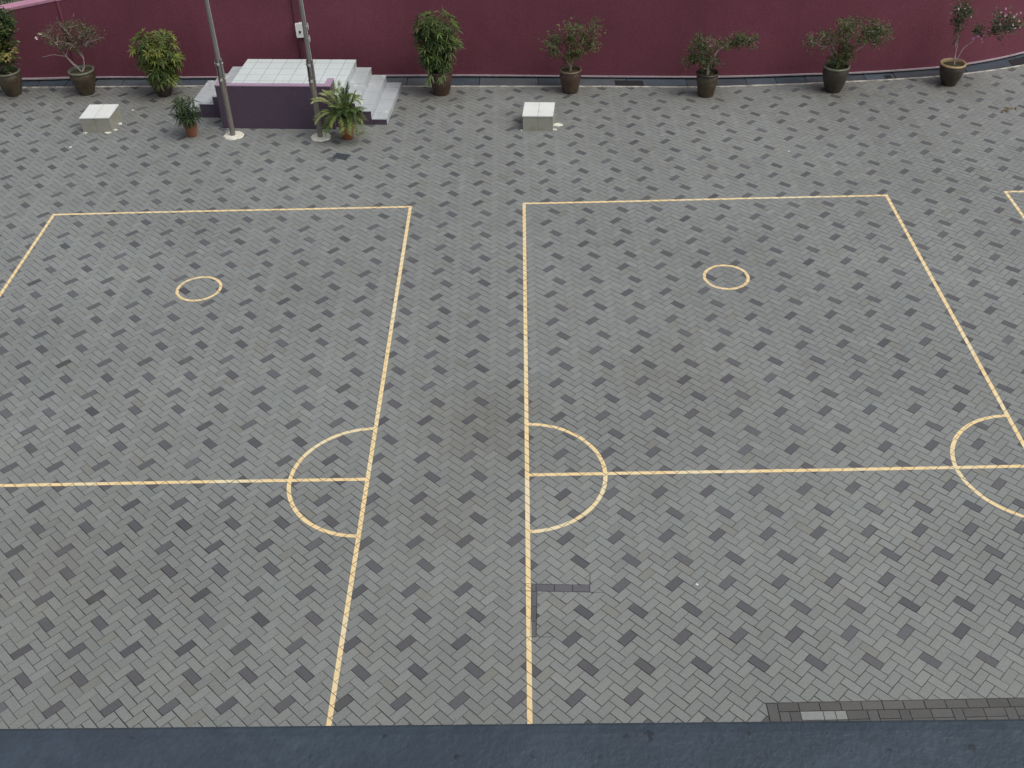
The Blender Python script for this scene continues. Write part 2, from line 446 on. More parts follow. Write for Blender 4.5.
for a in range(-230, 290):
    for b in range(-290, 230):
        k = (a - b) % 4
        if k not in (0, 3): continue
        w0 = wpos(a + .5, b + .5)
        if not (-13.2 < w0[0] < 12.8 and -5.2 < w0[1] < 13.2): continue
        if k == 0: cs = [(a, b), (a + 2, b), (a + 2, b + 1), (a, b + 1)]
        else: cs = [(a, b), (a + 1, b), (a + 1, b + 2), (a, b + 2)]
        poly = [wpos(*q) for q in cs]
        # dark accents: lattice (4,-4), (5,5)
        ii, jj = (a, b) if k == 0 else (a - 4, b - 1)
        dark = False
        if (ii - jj) % 8 == 0 and (ii + jj) % 10 == 0:
            m_, n_ = (ii - jj) // 8, (ii + jj) // 10
            dark = (4 * m_ + 5 * n_ == ii) and (-4 * m_ + 5 * n_ == jj)
            if k == 0 and ((m_, n_) in ((1, 0), (1, 1), (2, 1)) or (n_ == -1 and m_ >= 4)): dark = False
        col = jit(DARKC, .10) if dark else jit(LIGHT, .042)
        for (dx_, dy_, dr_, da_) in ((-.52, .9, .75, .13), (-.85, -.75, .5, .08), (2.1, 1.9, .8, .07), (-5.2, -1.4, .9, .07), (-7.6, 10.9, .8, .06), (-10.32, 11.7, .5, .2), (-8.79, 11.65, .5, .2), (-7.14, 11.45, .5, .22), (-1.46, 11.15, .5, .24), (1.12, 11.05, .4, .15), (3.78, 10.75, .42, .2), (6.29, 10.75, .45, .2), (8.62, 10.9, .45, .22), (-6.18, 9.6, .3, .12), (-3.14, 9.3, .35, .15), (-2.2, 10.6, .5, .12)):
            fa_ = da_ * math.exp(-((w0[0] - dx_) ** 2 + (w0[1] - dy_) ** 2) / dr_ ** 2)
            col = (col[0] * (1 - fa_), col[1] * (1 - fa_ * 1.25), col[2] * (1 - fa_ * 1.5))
        if not dark and random.random() < .02: col = jit(LIGHT * np.array([1.0, .96, .92]) * .95, .03)
        # settle jitter
        jx, jy, ja = random.gauss(0, .0005), random.gauss(0, .0005), random.gauss(0, .004)
        mx_ = sum(p[0] for p in poly) / 4; my_ = sum(p[1] for p in poly) / 4
        poly = [(mx_ + (p[0] - mx_) - ja * (p[1] - my_) + jx, my_ + (p[1] - my_) + ja * (p[0] - mx_) + jy) for p in poly]
        ky = kerb_y(mx_) - .03
        if my_ > ky + .15: continue
        if my_ > ky - .15:
            sl_ = (kerb_y(mx_ + .1) - kerb_y(mx_ - .1)) / .2
            poly = clip(poly, (mx_ - 1, ky - sl_), (mx_ + 1, ky + sl_), False)
            if area(poly) < 4e-4: continue
        polys = [poly]
        for P_ in PATCH:
            if max(p[0] for p in poly) > min(p[0] for p in P_) - .01 and min(p[0] for p in poly) < max(p[0] for p in P_) and max(p[1] for p in poly) > min(p[1] for p in P_) and min(p[1] for p in poly) < max(p[1] for p in P_):
                polys = subtract(polys, P_)
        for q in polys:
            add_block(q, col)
            nb += 1
# straight dark infill pavers (the L and the border strip)
def lerp(p, q, t): return (p[0] + (q[0] - p[0]) * t, p[1] + (q[1] - p[1]) * t)
P0 = PATCH[0]
for t0, t1 in ((0, .07), (.07, .39), (.39, .70), (.70, 1)):
    add_block([lerp(P0[0], P0[1], t0), lerp(P0[0], P0[1], t1), lerp(P0[3], P0[2], t1), lerp(P0[3], P0[2], t0)], jit(DARKC * 1.05, .05))
P1 = PATCH[1]
for t0, t1 in ((0, .33), (.33, .66), (.66, 1)):
    add_block([lerp(P1[0], P1[3], t0), lerp(P1[1], P1[2], t0), lerp(P1[1], P1[2], t1), lerp(P1[0], P1[3], t1)], jit(DARKC * 1.1, .06))
BR = np.array([.088, .086, .082])
add_block(rect(2.302, 2.405, -3.50, -3.30), jit(BR, .04))
y = -3.292; row = 0
x = 2.405
while x < 12.8:
    add_block(rect(x, x + .2, -3.392, -3.294), jit(BR, .10)); x += .2
x = 2.405
seq = [(.1, 0), (.1, 0), (.215, 1), (.115, 1), (.105, 1)]
k = 0
while x < 12.8:
    wd, lt = seq[k] if k < len(seq) else (random.choice([.1, .2, .2]), 0)
    if lt:
        add_block(rect(x, x + wd, -3.492, -3.394), jit(LIGHT * 1.12, .04))
    elif wd < .15:
        add_block(rect(x, x + wd, -3.592, -3.394), jit(BR, .1))
    else:
        add_block(rect(x, x + wd, -3.492, -3.394), jit(BR, .1)); add_block(rect(x, x + wd, -3.592, -3.494), jit(BR, .1))
    if lt: add_block(rect(x, x + wd, -3.592, -3.494), jit(BR, .1))
    x += wd; k += 1
for r_i in range(10):
    x = 2.302 - (r_i % 2) * 0; y1_ = -3.594 - r_i * .1
    x += (r_i % 2) * .1
    while x < 12.8:
        add_block(rect(x, x + .2, y1_ - .098, y1_), jit(BR, .1)); x += .2
pav = pv.build('pavement', M_paver)
tag(pav, kind='structure')
for k, pm in enumerate(paint):
    for (q, *_b) in court_strips[k]:      # paint that ran into the joints
        pm.face([(p[0], p[1], -.0045) for p in q], 1)
    tag(pm.build('court_line', [M_paint, M_paint_joint]), kind='structure')
# rough paving under and beside the near building
g = MB(); g.face([(-13.2, -8.995, -.004), (12.8, -8.995, -.004), (12.8, -5.0, -.004), (-13.2, -5.0, -.004)], 0, (.19, .19, .175))
tag(g.build('pavement', M_paver), kind='structure')

# ---------------------------------------------------------------- kerb, drain
def ribbon(mb, xs, y0f, y1f, z0, z1, m=0, c=(1, 1, 1)):
    for i in range(len(xs) - 1):
        a, b = xs[i], xs[i + 1]
        mb.face([(a, y0f(a), z0), (b, y0f(b), z0), (b, y1f(b), z1), (a, y1f(a), z1)], m, c)
xs = [-14.5 + .2 * i for i in range(141)]      # to 13.5
kb = MB()
kz = {x: .004 + .004 * random.random() for x in xs}
kw = {round(x, 3): random.uniform(-.008, .010) for x in xs}
jy = lambda x: kw.get(round(x, 3), 0)
ribbon(kb, xs, lambda x: kerb_y(x) - .035 + jy(x), lambda x: kerb_y(x) + .02, .006, .006)
ribbon(kb, xs, lambda x: kerb_y(x) - .035 + jy(x), lambda x: kerb_y(x) - .035 + jy(x), -.02, .006)
ribbon(kb, xs, lambda x: kerb_y(x) + .02, lambda x: kerb_y(x) + .02, .006, -.08)
tag(kb.build('kerb', M_kerb), kind='structure')
dr = MB()
x = -14.5
slates = [srgb(76, 86, 94)[:3], srgb(66, 76, 84)[:3], srgb(82, 92, 98)[:3], srgb(70, 76, 82)[:3], srgb(86, 92, 96)[:3]]
while x < 13.2:
    L_ = random.choice([.6, .6, .9, 1.2, .6]); x1 = min(x + L_ - .012, 13.3)
    c = random.choice(slates)
    n = max(1, int(L_ / .2)); xx = [x + (x1 - x) * i / n for i in range(n + 1)]
    dz = random.uniform(-.006, .006)
    ribbon(dr, xx, lambda t: kerb_y(t) + .022, lambda t: wall_y(t) + .02, -.022 + dz, -.016 + dz, 0, c)
    x += L_
ribbon(dr, xs, lambda x: kerb_y(x) + .021, lambda x: wall_y(x) + .03, -.075, -.075, 1)
# two uncovered stretches of the channel
for (a, b) in ((2.05, 2.62), (7.5, 7.62), (10.2, 10.8)):
    xx = [a + (b - a) * i / 4 for i in range(5)]
    ribbon(dr, xx, lambda t: kerb_y(t) + .05, lambda t: wall_y(t) - .12, -.010, -.006, 1)
tag(dr.build('drain_channel', [M_slate, M_dark]), kind='structure')

# ---------------------------------------------------------------- boundary wall
ZS = lambda x: min(3.0, 1.64 + (x + 9.2) * .166)      # sloping top
wl = empty('boundary_wall', (0, 0, 0))
tag(wl, 'long curving maroon stucco wall with pink sloping coping behind the plants', 'wall')
wb_ = MB(); cp = MB(); tr = MB(); bk = MB()
xw = [-14.4 + .2 * i for i in range(140)]
JOG = -9.2
off = lambda x: (.03 if x < JOG - .01 else 0.0)
for i in range(len(xw) - 1):
    a, b = xw[i], xw[i + 1]
    oa, ob = off(a), off(b)
    if a < JOG - .01 <= b + .001: ob = oa
    fa, fb = wall_y(a) + oa, wall_y(b) + (ob if not (a < JOG - .01) else oa)
    wb_.face([(a, fa, .04), (b, fb, .04), (b, fb, ZS(b)), (a, fa, ZS(a))], 0)
    wb_.face([(b, fb + .32, .0), (a, fa + .32, .0), (a, fa + .32, ZS(a)), (b, fb + .32, ZS(b))], 0)
    cp.idx([(a, fa - .012, ZS(a) - .0), (b, fb - .012, ZS(b) - .0), (b, fb + .34, ZS(b) - .0), (a, fa + .34, ZS(a) - .0),
            (a, fa - .012, ZS(a) + .05), (b, fb - .012, ZS(b) + .05), (b, fb + .34, ZS(b) + .05), (a, fa + .34, ZS(a) + .05)],
           [(0, 1, 5, 4), (4, 5, 6, 7), (2, 3, 7, 6)])
    tr.idx([(a, wall_y(a) - .035, .020), (b, wall_y(b) - .035, .020), (b, wall_y(b) + .05, .020), (a, wall_y(a) + .05, .020),
            (a, wall_y(a) - .035, .045), (b, wall_y(b) - .035, .045), (b, wall_y(b) + .05, .045), (a, wall_y(a) + .05, .045)],
           [(0, 1, 5, 4), (4, 5, 6, 7), (0, 3, 2, 1)])
    bk.face([(a, wall_y(a) + .02, -.08), (b, wall_y(b) + .02, -.08), (b, wall_y(b) + .02, .021), (a, wall_y(a) + .02, .021)])
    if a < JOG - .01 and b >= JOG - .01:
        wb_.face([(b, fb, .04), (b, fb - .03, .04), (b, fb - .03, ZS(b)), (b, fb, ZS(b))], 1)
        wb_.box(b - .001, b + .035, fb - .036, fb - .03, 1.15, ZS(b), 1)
for e in (xw[0], xw[-1]):
    wb_.face([(e, wall_y(e), 0), (e, wall_y(e) + .32, 0), (e, wall_y(e) + .32, ZS(e)), (e, wall_y(e), ZS(e))])
M_edge = mat('lit_wall_corner', srgb(124, 68, 84), rough=.8, noise=(4, .15))  # lighter maroon paints in the light on the jog face and corner strip
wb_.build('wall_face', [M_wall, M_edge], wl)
cp.build('coping', M_pink, wl)
tr.build('base_trim', M_trim, wl)
bk.build('plinth', M_dark, wl)

# hedge beyond the low end of the wall
hd = MB()
for _ in range(5200):
    x = random.uniform(-15, -7.6); y = wall_y(x) + random.uniform(.55, 1.7); z = random.uniform(.0, 1.75)
    d = Vector((random.uniform(-1, 1), random.uniform(-1, 1), random.uniform(-.2, 1)))
    gcol = random.uniform(.5, 1.1)
    hd.leaf((x, y, z), d, random.uniform(.07, .12), random.uniform(.04, .06), (.012 * gcol, .02 * gcol, .01 * gcol))
for k in range(60):
    x = -15 + k * .125; y = wall_y(x) + 1.1
    hd.tube([(x, y, -.3), (x + random.uniform(-.1, .1), y + .1, .7), (x + random.uniform(-.2, .2), y, 1.4)], [.02, .015, .006], 5, 1, (.05, .04, .03))
hg = hd.build('hedge', [M_leaf, M_bark])
tag(hg, 'dark green hedge glimpsed above the low left end of the maroon wall', 'hedge')

# conduit + junction box on the wall
cx_, cyw = -4.36, wall_y(-4.36)
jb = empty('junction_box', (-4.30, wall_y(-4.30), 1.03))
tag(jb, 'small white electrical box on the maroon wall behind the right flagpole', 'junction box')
b_ = MB(); b_.box(-.085, .085, -.115, -.002, -.14, .14)
for q in ((-.065, .11), (.065, .11), (-.065, -.11), (.065, -.11)):
    b_.box(q[0] - .01, q[0] + .01, -.120, -.115, q[1] - .01, q[1] + .01)
b_.build('box_body', M_elec, jb)
b_ = MB(); b_.box(-.025, .015, -.122, -.115, -.05, -.0); b_.build('latch', M_dark, jb)
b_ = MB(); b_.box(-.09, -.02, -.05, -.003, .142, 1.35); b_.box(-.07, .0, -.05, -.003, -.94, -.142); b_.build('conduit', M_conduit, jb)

# ---------------------------------------------------------------- podium with steps
pod = empty('podium', (-5.6, 9.93, 0), R(-5))
tag(pod, 'white tiled podium with purple front wall and steps on both sides', 'podium')
XR, YB = 2.28, 1.93
b_ = MB(); b_.box(.06, XR, .107, YB, -.02, .575, (0, 1, 0)); b_.build('platform', [M_purple, M_step], pod)
b_ = MB(); b_.box(.054, XR + .006, .108, YB + .006, .577, .60); b_.build('platform_top', M_tile, pod)
def step(x0, x1, y0, y1, z):
    b_ = MB(); b_.box(x0, x1, y0, y1, -.02, z - .02, (0, 1, 0)); s = b_.build('step', [M_purple, M_step], pod)
    b_ = MB(); b_.box(x0 + .002, x1 + .008, y0 - .008, y1 + .006, z - .018, z) if x0 > 0 else b_.box(x0 - .008, x1 - .002, y0 - .008, y1 + .006, z - .018, z)
    b_.build('tread', M_step, s)
for x0, x1, z in ((XR + .001, XR + .29, .44), (XR + .292, XR + .58, .28), (XR + .582, XR + .87, .12)):
    step(x0, x1, .225, YB + .0 + (x0 - XR) * .02, z)
for x0, x1, z in ((-.27, .052, .445), (-.56, -.272, .295), (-.85, -.562, .145)):
    step(x0, min(x1, .052), .46, YB - .01, z)
b_ = MB()
b_.box(0, 2.19, 0, .105, -.02, .845); b_.box(2.08, 2.19, .106, .36, .601, .845); b_.box(0, .08, .106, .28, .601, .845)
fw = b_.build('front_wall', M_purple, pod)
b_ = MB()
b_.box(-.006, 2.196, -.006, .110, .847, .865); b_.box(2.074, 2.196, .111, .366, .847, .865); b_.box(-.006, .085, .111, .286, .847, .865)
b_.build('wall_cap', M_lilac, fw)

# ---------------------------------------------------------------- tiled blocks
def block(loc, rz, label, spills):
    o = empty('tiled_block', loc, rz)
    tag(o, label, 'block', 'low white tiled blocks')
    b_ = MB(); b_.box(-.28, .28, 0, .6, -.01, .285, 0); b_.build('block_body', M_boxside, o)
    b_ = MB(); b_.box(-.288, .288, -.008, .608, .287, .305); b_.build('block_top', M_box, o)
    for (x, y, r) in spills:
        m_ = MB()
        n = 11; P = [(x + r * random.uniform(.5, 1.2) * math.cos(2 * PI * k / n), y + r * .7 * random.uniform(.5, 1.2) * math.sin(2 * PI * k / n), .010) for k in range(n)]
        m_.face(P)
        Q = [(p[0] + (p[0] - x) * .15, p[1] + (p[1] - y) * .15, .001) for p in P]
        for k in range(n): m_.face([Q[k], Q[(k + 1) % n], P[(k + 1) % n], P[k]])
        m_.build('mortar_spill', M_mortar, o)
block((-8.0, 9.89, 0), R(-1.5), 'low white tiled block on the paving left of the podium',
      [(-.25, -.005, .05), (.19, -.005, .06), (.31, .10, .045), (.30, .38, .06)])
block((.43, 9.42, 0), R(-5), 'low white tiled block standing alone below the airy olive bush in a brown pot',
      [(.35, .27, .10), (.31, .07, .05), (-.30, .02, .035)])

# ---------------------------------------------------------------- flagpoles
def flagpole(loc, label, cleat):
    o = empty('flagpole', loc)
    tag(o, label, 'flagpole', 'steel flagpoles in front of the podium')
    b_ = MB(); b_.tube([(0, 0, 0), (0, 0, 1.18)], .050, 20); b_.build('lower_post', M_steel, o)
    b_ = MB()
    for s in (-1, 1):
        b_.box(s * .052 - .006, s * .052 + .006, -.035, .045, .98, 1.50)
    b_.box(-.045, .045, .046, .054, 1.0, 1.50)
    ch = b_.build('hinge_bracket', M_steel, o)
    for z in (1.12, 1.42):
        b_ = MB(); b_.tube([(-.075, 0, z), (.075, 0, z)], .017, 10); b_.tube([(0, -.062, z), (0, -.05, z)], .026, 12); b_.build('bolt', M_bolt, ch)
    b_ = MB(); b_.tube([(0, 0, 1.19), (0, 0, 3.2), (0, 0, 6.6)], [.037, .033, .026], 18); up = b_.build('upper_pole', M_alu, o)
    b_ = MB(); b_.lathe([(.0, 6.74), (.03, 6.73), (.05, 6.68), (.05, 6.65), (.03, 6.61), (.027, 6.602)], 16); b_.build('finial', M_bolt, up)
    b_ = MB(); b_.tube([(.036, -.02, 1.0), (.05, -.03, 1.6), (.038, -.02, 2.6), (.033, -.02, 6.4)], .004, 5); b_.build('halyard', M_elec, up)
    if cleat:
        for z in (1.9, 2.12):
            b_ = MB(); b_.tube([(.03, -.01, z), (.065, -.02, z)], .012, 8); b_.tube([(.065, -.02, z - .06), (.068, -.02, z), (.065, -.02, z + .06)], [.007, .012, .007], 8); b_.build('cleat', M_bolt, up)
    m_ = MB(); n = 24
    P = [(.175 * random.uniform(.93, 1.1) * math.cos(2 * PI * k / n) + .01, .165 * random.uniform(.93, 1.1) * math.sin(2 * PI * k / n), .022) for k in range(n)]
    m_.face(P); Q = [(p[0] * 1.08, p[1] * 1.08, .0) for p in P]
    for k in range(n): m_.face([Q[k], Q[(k + 1) % n], P[(k + 1) % n], P[k]], 0, (1, 1, 1), True)
    m_.build('mortar_base', M_mortar, o)
flagpole((-5.34, 9.58, 0), 'left steel flagpole on a round mortar base, nearer the small dark palm', False)
flagpole((-3.66, 9.41, 0), 'right steel flagpole with two cleats, beside the feathery palm', True)

# ---------------------------------------------------------------- potted plants
def pot(o, r, h, m, mr, rb=.62, belly=1.02):
    b_ = MB()
    b_.lathe([(0, .001), (r * rb, .001), (r * rb * 1.02, .02), (r * .86, h * .35), (r * belly, h * .68), (r * .99, h * .86), (r * .93, h - .045)], 32, wob=.01)
    p = b_.build('pot', m, o)
    b_ = MB()
    b_.lathe([(r * .93, h - .046), (r * 1.04, h - .038), (r * 1.07, h - .018), (r * 1.04, h), (r * .93, h + .002), (r * .87, h - .012), (r * .86, h - .07)], 32)
    b_.build('rim', mr, p)
    b_ = MB(); b_.lathe([(r * .868, h - .06), (r * .5, h - .045), (.001, h - .04)], 20); b_.build('soil', M_soil, p)
    return p

def col_pick(cols, s=.2):
    c = random.choice(cols); f = max(.3, 1 + random.gauss(0, s))
    return (c[0] * f, c[1] * f, c[2] * f)

def inside(cx, cy, cz, rx, ry, rz, shell=0.0):
    while True:
        v = Vector((random.uniform(-1, 1), random.uniform(-1, 1), random.uniform(-1, 1)))
        if shell <= v.length <= 1: return Vector((cx + v.x * rx, cy + v.y * ry, cz + v.z * rz)), v

def bent(a, b, bow=.12, n=5):
    a, b = Vector(a), Vector(b); L = (b - a).length
    o1 = Vector((random.uniform(-1, 1), random.uniform(-1, 1), random.uniform(-.3, .6))) * bow * L
    pts = []
    for i in range(n + 1):
        t = i / n
        w_ = Vector((random.uniform(-1, 1), random.uniform(-1, 1), random.uniform(-1, 1))) * L * .025 * (0 < i < n)
        pts.append(a.lerp(b, t) + o1 * math.sin(t * PI) + w_)
    return pts

def fan(mb, p, d, n, L, W, cols, spread=2.3):
    """radiating finger leaf of a lady palm: leaflets spread round the outward direction"""
    nrm = (Vector(d).normalized() + Vector((random.uniform(-.4, .4), random.uniform(-.5, .2), random.uniform(.1, .8)))).normalized()
    s = nrm.cross(Vector((0, 0, 1)))
    if s.length < .05: s = Vector((1, 0, 0))
    s.normalize(); u = s.cross(nrm)          # u points up the blade plane
    if u.z > 0: u = -u
    c = col_pick(cols, .24)
    for k in range(n):
        a = (k / (n - 1) - .5) * 2 * spread + random.uniform(-.1, .1)
        q = u * math.cos(a) * random.uniform(.8, 1) + s * math.sin(a) + nrm * random.uniform(.15, .5)
        f = random.uniform(.8, 1.2)
        mb.leaf(p, q, L * random.uniform(.75, 1.1), W, (c[0] * f, c[1] * f, c[2] * f), 0, droop=random.uniform(.05, .3), fold=.15)

def lady_palm(o, h0, clumps, nstem, nfan, cols, L=.21, W=.032):
    st = MB(); fo = MB()
    for k in range(nstem):
        a = random.uniform(0, 2 * PI); r = random.uniform(.02, .14)
        c = random.choice(clumps)
        t, v = inside(*c)
        b0 = (r * math.cos(a), r * math.sin(a), h0)
        st.tube(bent(b0, t, .06, 4), [.010, .010, .009, .008, .006], 6, 0, (.07, .075, .035), False)
    st.build('stem', M_bark, o)
    for k in range(nfan):
        c = clumps[k % len(clumps)]
        t, v = inside(*c, .35)
        d = Vector((v.x, v.y, max(-.25, v.z * .7) + .15))
        fan(fo, t, d, random.randint(6, 9), L * random.uniform(.8, 1.15), W, cols)
        # leaf stalk back toward the middle
        base = Vector((t.x * .35, t.y * .35, max(h0, t.z - .22)))
        fo.tube([base, t], [.004, .003], 4, 0, (.08, .1, .04), False)
    fo.build('foliage', M_leaf, o)

def bush(o, h0, trunk, limbs, clumps, cols, bark=(.22, .19, .15), ls=.035, lw=.018, flowers=None, tr=.022, twig_len=.15, dens=1.0):
    """trunk: list of points; limbs: polylines; clumps: (centre, radii, twigs, leaves per twig)"""
    br = MB(); fo = MB()
    nodes = []
    n = len(trunk)
    if n > 1:
        br.tube(trunk, [tr * (1 - .45 * i / (n - 1)) for i in range(n)], 8, 0, bark, False)
    for lb in limbs:
        m_ = len(lb)
        pts = []
        for i in range(m_ - 1):
            seg = bent(lb[i], lb[i + 1], .08, 4)
            pts += seg if i == 0 else seg[1:]
        k_ = len(pts)
        br.tube(pts, [tr * .6 * (1 - .7 * i / (k_ - 1)) for i in range(k_)], 6, 0, bark, False)
        nodes += [Vector(p) for p in pts[2:]]
    if not nodes: nodes = [Vector(trunk[-1])]
    for (cx, cy, cz, rx, ry, rz, nt, nl) in clumps:
        for _ in range(nt):
            t, v = inside(cx, cy, cz, rx, ry, rz, .25)
            near = sorted(nodes, key=lambda q: (q - t).length)[:4]
            s_ = random.choice(near[:3])
            pts = bent(s_, t, .15, 4)
            br.tube(pts, [.0055, .0045, .0035, .0028, .0018], 5, 0, tuple(c * random.uniform(.8, 1.2) for c in bark), False)
            for k in range(int(nl * dens)):
                u_ = random.uniform(.35, 1.05)
                i_ = min(int(u_ * 4), 3)
                p = Vector(pts[i_]).lerp(Vector(pts[i_ + 1]), min(u_ * 4 - i_, 1.2))
                p += Vector((random.gauss(0, 1), random.gauss(0, 1), random.gauss(0, 1))) * twig_len * .3
                d = (v + Vector((random.uniform(-1, 1), random.uniform(-1, 1), random.uniform(-.3, 1))))
                fo.leaf(p, d, ls * random.uniform(.7, 1.4), lw * random.uniform(.8, 1.3), col_pick(cols), 0, random.uniform(0, .3))
    if br.v: br.build('trunk', M_bark, o)
    fo.build('foliage', M_leaf, o)
    if flowers:
        for (p, r, c) in flowers:
            fl = MB()
            for k in range(5):
                a = 2 * PI * k / 5 + random.random()
                fl.leaf(p, (math.cos(a), -.35 + .3 * math.sin(a), math.sin(a) * .8 + .25), r, r * .8, tuple(q * random.uniform(.85, 1.1) for q in c), 0, 0, .05)
            fl.build('flower', M_petal, o)

GR = 'potted plants along the boundary wall'
def plant(name, x, y, label, cat='potted plant', group=GR):
    o = empty(name, (x, y, 0)); tag(o, label, cat, group); return o

DG = [(.035, .065, .02), (.05, .085, .025), (.03, .05, .018)]
YG = [(.15, .19, .04), (.10, .15, .035), (.20, .22, .05), (.07, .11, .03)]
MG = [(.06, .10, .03), (.10, .15, .045), (.04, .07, .022), (.15, .18, .06)]
YL = [(.42, .38, .12), (.32, .32, .09), (.5, .40, .16), (.2, .24, .07)]
OL = [(.08, .12, .035), (.12, .14, .05), (.065, .09, .03), (.14, .125, .05)]
RO = [(.12, .065, .045), (.10, .075, .04), (.075, .075, .03), (.16, .085, .06)]

# far left: leafy bush with a yellow skirt
o = plant('potted_bush', -10.32, 11.86, 'tall leafy bush with a yellow leaved skirt in an olive pot at the left edge')
pot(o, .245, .50, M_pot_olive, M_rim_grey)
bush(o, .45, [(0, 0, .42), (.02, 0, .8), (-.02, 0, 1.1)], [[(0, 0, .7), (-.15, 0, 1.3)], [(0, 0, .8), (.12, -.05, 1.5)]],
     [(.06, 0, 1.42, .42, .34, .30, 60, 16), (.02, 0, .78, .20, .2, .36, 40, 16), (.08, 0, 1.15, .40, .3, .2, 30, 12), (.30, 0, 1.62, .20, .18, .17, 16, 12)], MG + DG, ls=.08, lw=.04, dens=1.8)
fo = MB()
for _ in range(230):
    t, v = inside(.02, -.18, .98, .40, .2, .18)
    fo.leaf(t, (v.x, v.y - .4, v.z), random.uniform(.05, .09), .045, col_pick(YL, .15))
fo.build('yellow_foliage', M_leaf, o)

# sparse reddish bonsai with two white flowers
o = plant('potted_shrub', -8.79, 11.81, 'sparse reddish twiggy shrub with two white flowers in an olive pot with grey rim')
pot(o, .25, .50, M_pot_olive, M_rim_grey)
bush(o, .45, [(.02, 0, .44), (.06, 0, .54)], [[(.0, 0, .46), (-.22, 0, .78), (-.42, -.05, .84), (-.68, -.05, .80)], [(.0, 0, .46), (-.22, 0, .78), (-.4, 0, 1.12), (-.58, 0, 1.2)], [(-.22, 0, .78), (-.05, .1, 1.05), (-.1, 0, 1.35)],
     [(.05, 0, .48), (.12, 0, .72), (.02, 0, .98), (.2, .05, 1.2)], [(.02, 0, .98), (-.25, -.1, 1.12)], [(.12, .0, .72), (.05, 0, .95), (.35, 0, 1.1)]],
     [(-.04, 0, 1.2, .62, .3, .32, 95, 8), (-.1, 0, 1.04, .45, .25, .15, 35, 6), (.45, 0, 1.12, .25, .2, .15, 14, 8)], RO + OL[:2], bark=(.34, .30, .27), ls=.042, lw=.022, dens=2.2,
     flowers=[((-.66, -.1, 1.2), .045, (.9, .88, .8)), ((-.56, -.1, 1.29), .045, (.9, .88, .8))])

# bright lady palm
o = plant('lady_palm', -7.14, 11.60, 'bright yellow green lady palm bush hiding its pot, left of the podium')
pot(o, .22, .36, M_pot_dark, M_rim_brown)
lady_palm(o, .30, [(.0, 0, 1.02, .43, .40, .32), (.04, 0, .72, .44, .38, .28), (.06, 0, .42, .26, .26, .14)], 26, 330, YG, L=.175, W=.036)

# dark lady palm right of podium
o = plant('lady_palm', -1.46, 11.28, 'dark green lady palm in a brown pot just right of the podium steps')
pot(o, .235, .50, M_pot_brown, M_pot_brown, rb=.66)
lady_palm(o, .45, [(0, 0, 1.32, .46, .40, .32), (-.02, 0, 1.0, .42, .36, .28), (-.05, 0, .72, .28, .26, .18)], 26, 300, MG + YG[1:2], L=.19, W=.034)
for k, (dx, dz) in enumerate(((-.17, .50), (.06, .52), (.02, .46), (-.22, .42))):
    fo = MB()
    for j in range(5): fo.leaf((dx, -.2, dz), (random.uniform(-.4, .4), -.5, -.6 + random.uniform(-.2, .3)), .17, .04, (.16, .22, .08), 0, .3)
    fo.build('low_leaf', M_leaf, o)

# open olive bush
o = plant('potted_shrub', 1.12, 11.20, 'open airy olive green bush in a small brown pot above the right tiled block')
pot(o, .215, .47, M_pot_brown, M_rim_brown, rb=.72, belly=.99)
bush(o, .45, [(0, 0, .42), (.02, 0, .58)], [[(0, 0, .5), (-.15, 0, .75), (-.35, 0, 1.05)], [(0, 0, .5), (.1, 0, .8), (.3, 0, 1.15), (.5, 0, 1.45)], [(0, 0, .5), (-.02, 0, .9), (.08, 0, 1.25)], [(0, 0, .5), (.22, 0, .8), (.45, 0, .98)]],
     [(-.3, 0, .98, .30, .25, .22, 26, 13), (.12, 0, 1.05, .30, .25, .25, 34, 13), (.38, 0, 1.28, .24, .2, .22, 14, 9), (-.02, 0, 1.25, .32, .2, .16, 16, 9), (0, 0, .72, .24, .2, .14, 18, 12), (.42, 0, .95, .17, .15, .1, 10, 10)],
     OL + [MG[1]], bark=(.26, .22, .16), ls=.052, lw=.026, dens=1.7)

# leaning bonsai
o = plant('potted_shrub', 3.78, 10.84, 'small leaning shrub with one long branch reaching right, in a dark olive pot')
pot(o, .21, .47, M_pot_olive, M_pot_dark, rb=.72, belly=.99)
bush(o, .45, [(0, 0, .42), (.0, 0, .62)], [[(0, 0, .5), (-.12, 0, .78), (-.15, 0, 1.15)], [(0, 0, .6), (.12, 0, .85), (.45, 0, 1.08), (.75, 0, 1.12)], [(0, 0, .6), (-.3, 0, .85)], [(-.12, 0, .78), (-.05, -.1, 1.0)]],
     [(-.2, 0, .90, .26, .24, .26, 46, 13), (-.42, 0, .75, .14, .12, .12, 12, 10), (.3, 0, 1.02, .2, .15, .08, 12, 12), (.62, 0, 1.05, .28, .18, .16, 34, 12), (.05, 0, .62, .2, .15, .12, 20, 10), (.0, 0, 1.1, .14, .1, .14, 8, 7)],
     OL + MG[:1], bark=(.3, .27, .24), ls=.048, lw=.024, tr=.03, dens=1.8)

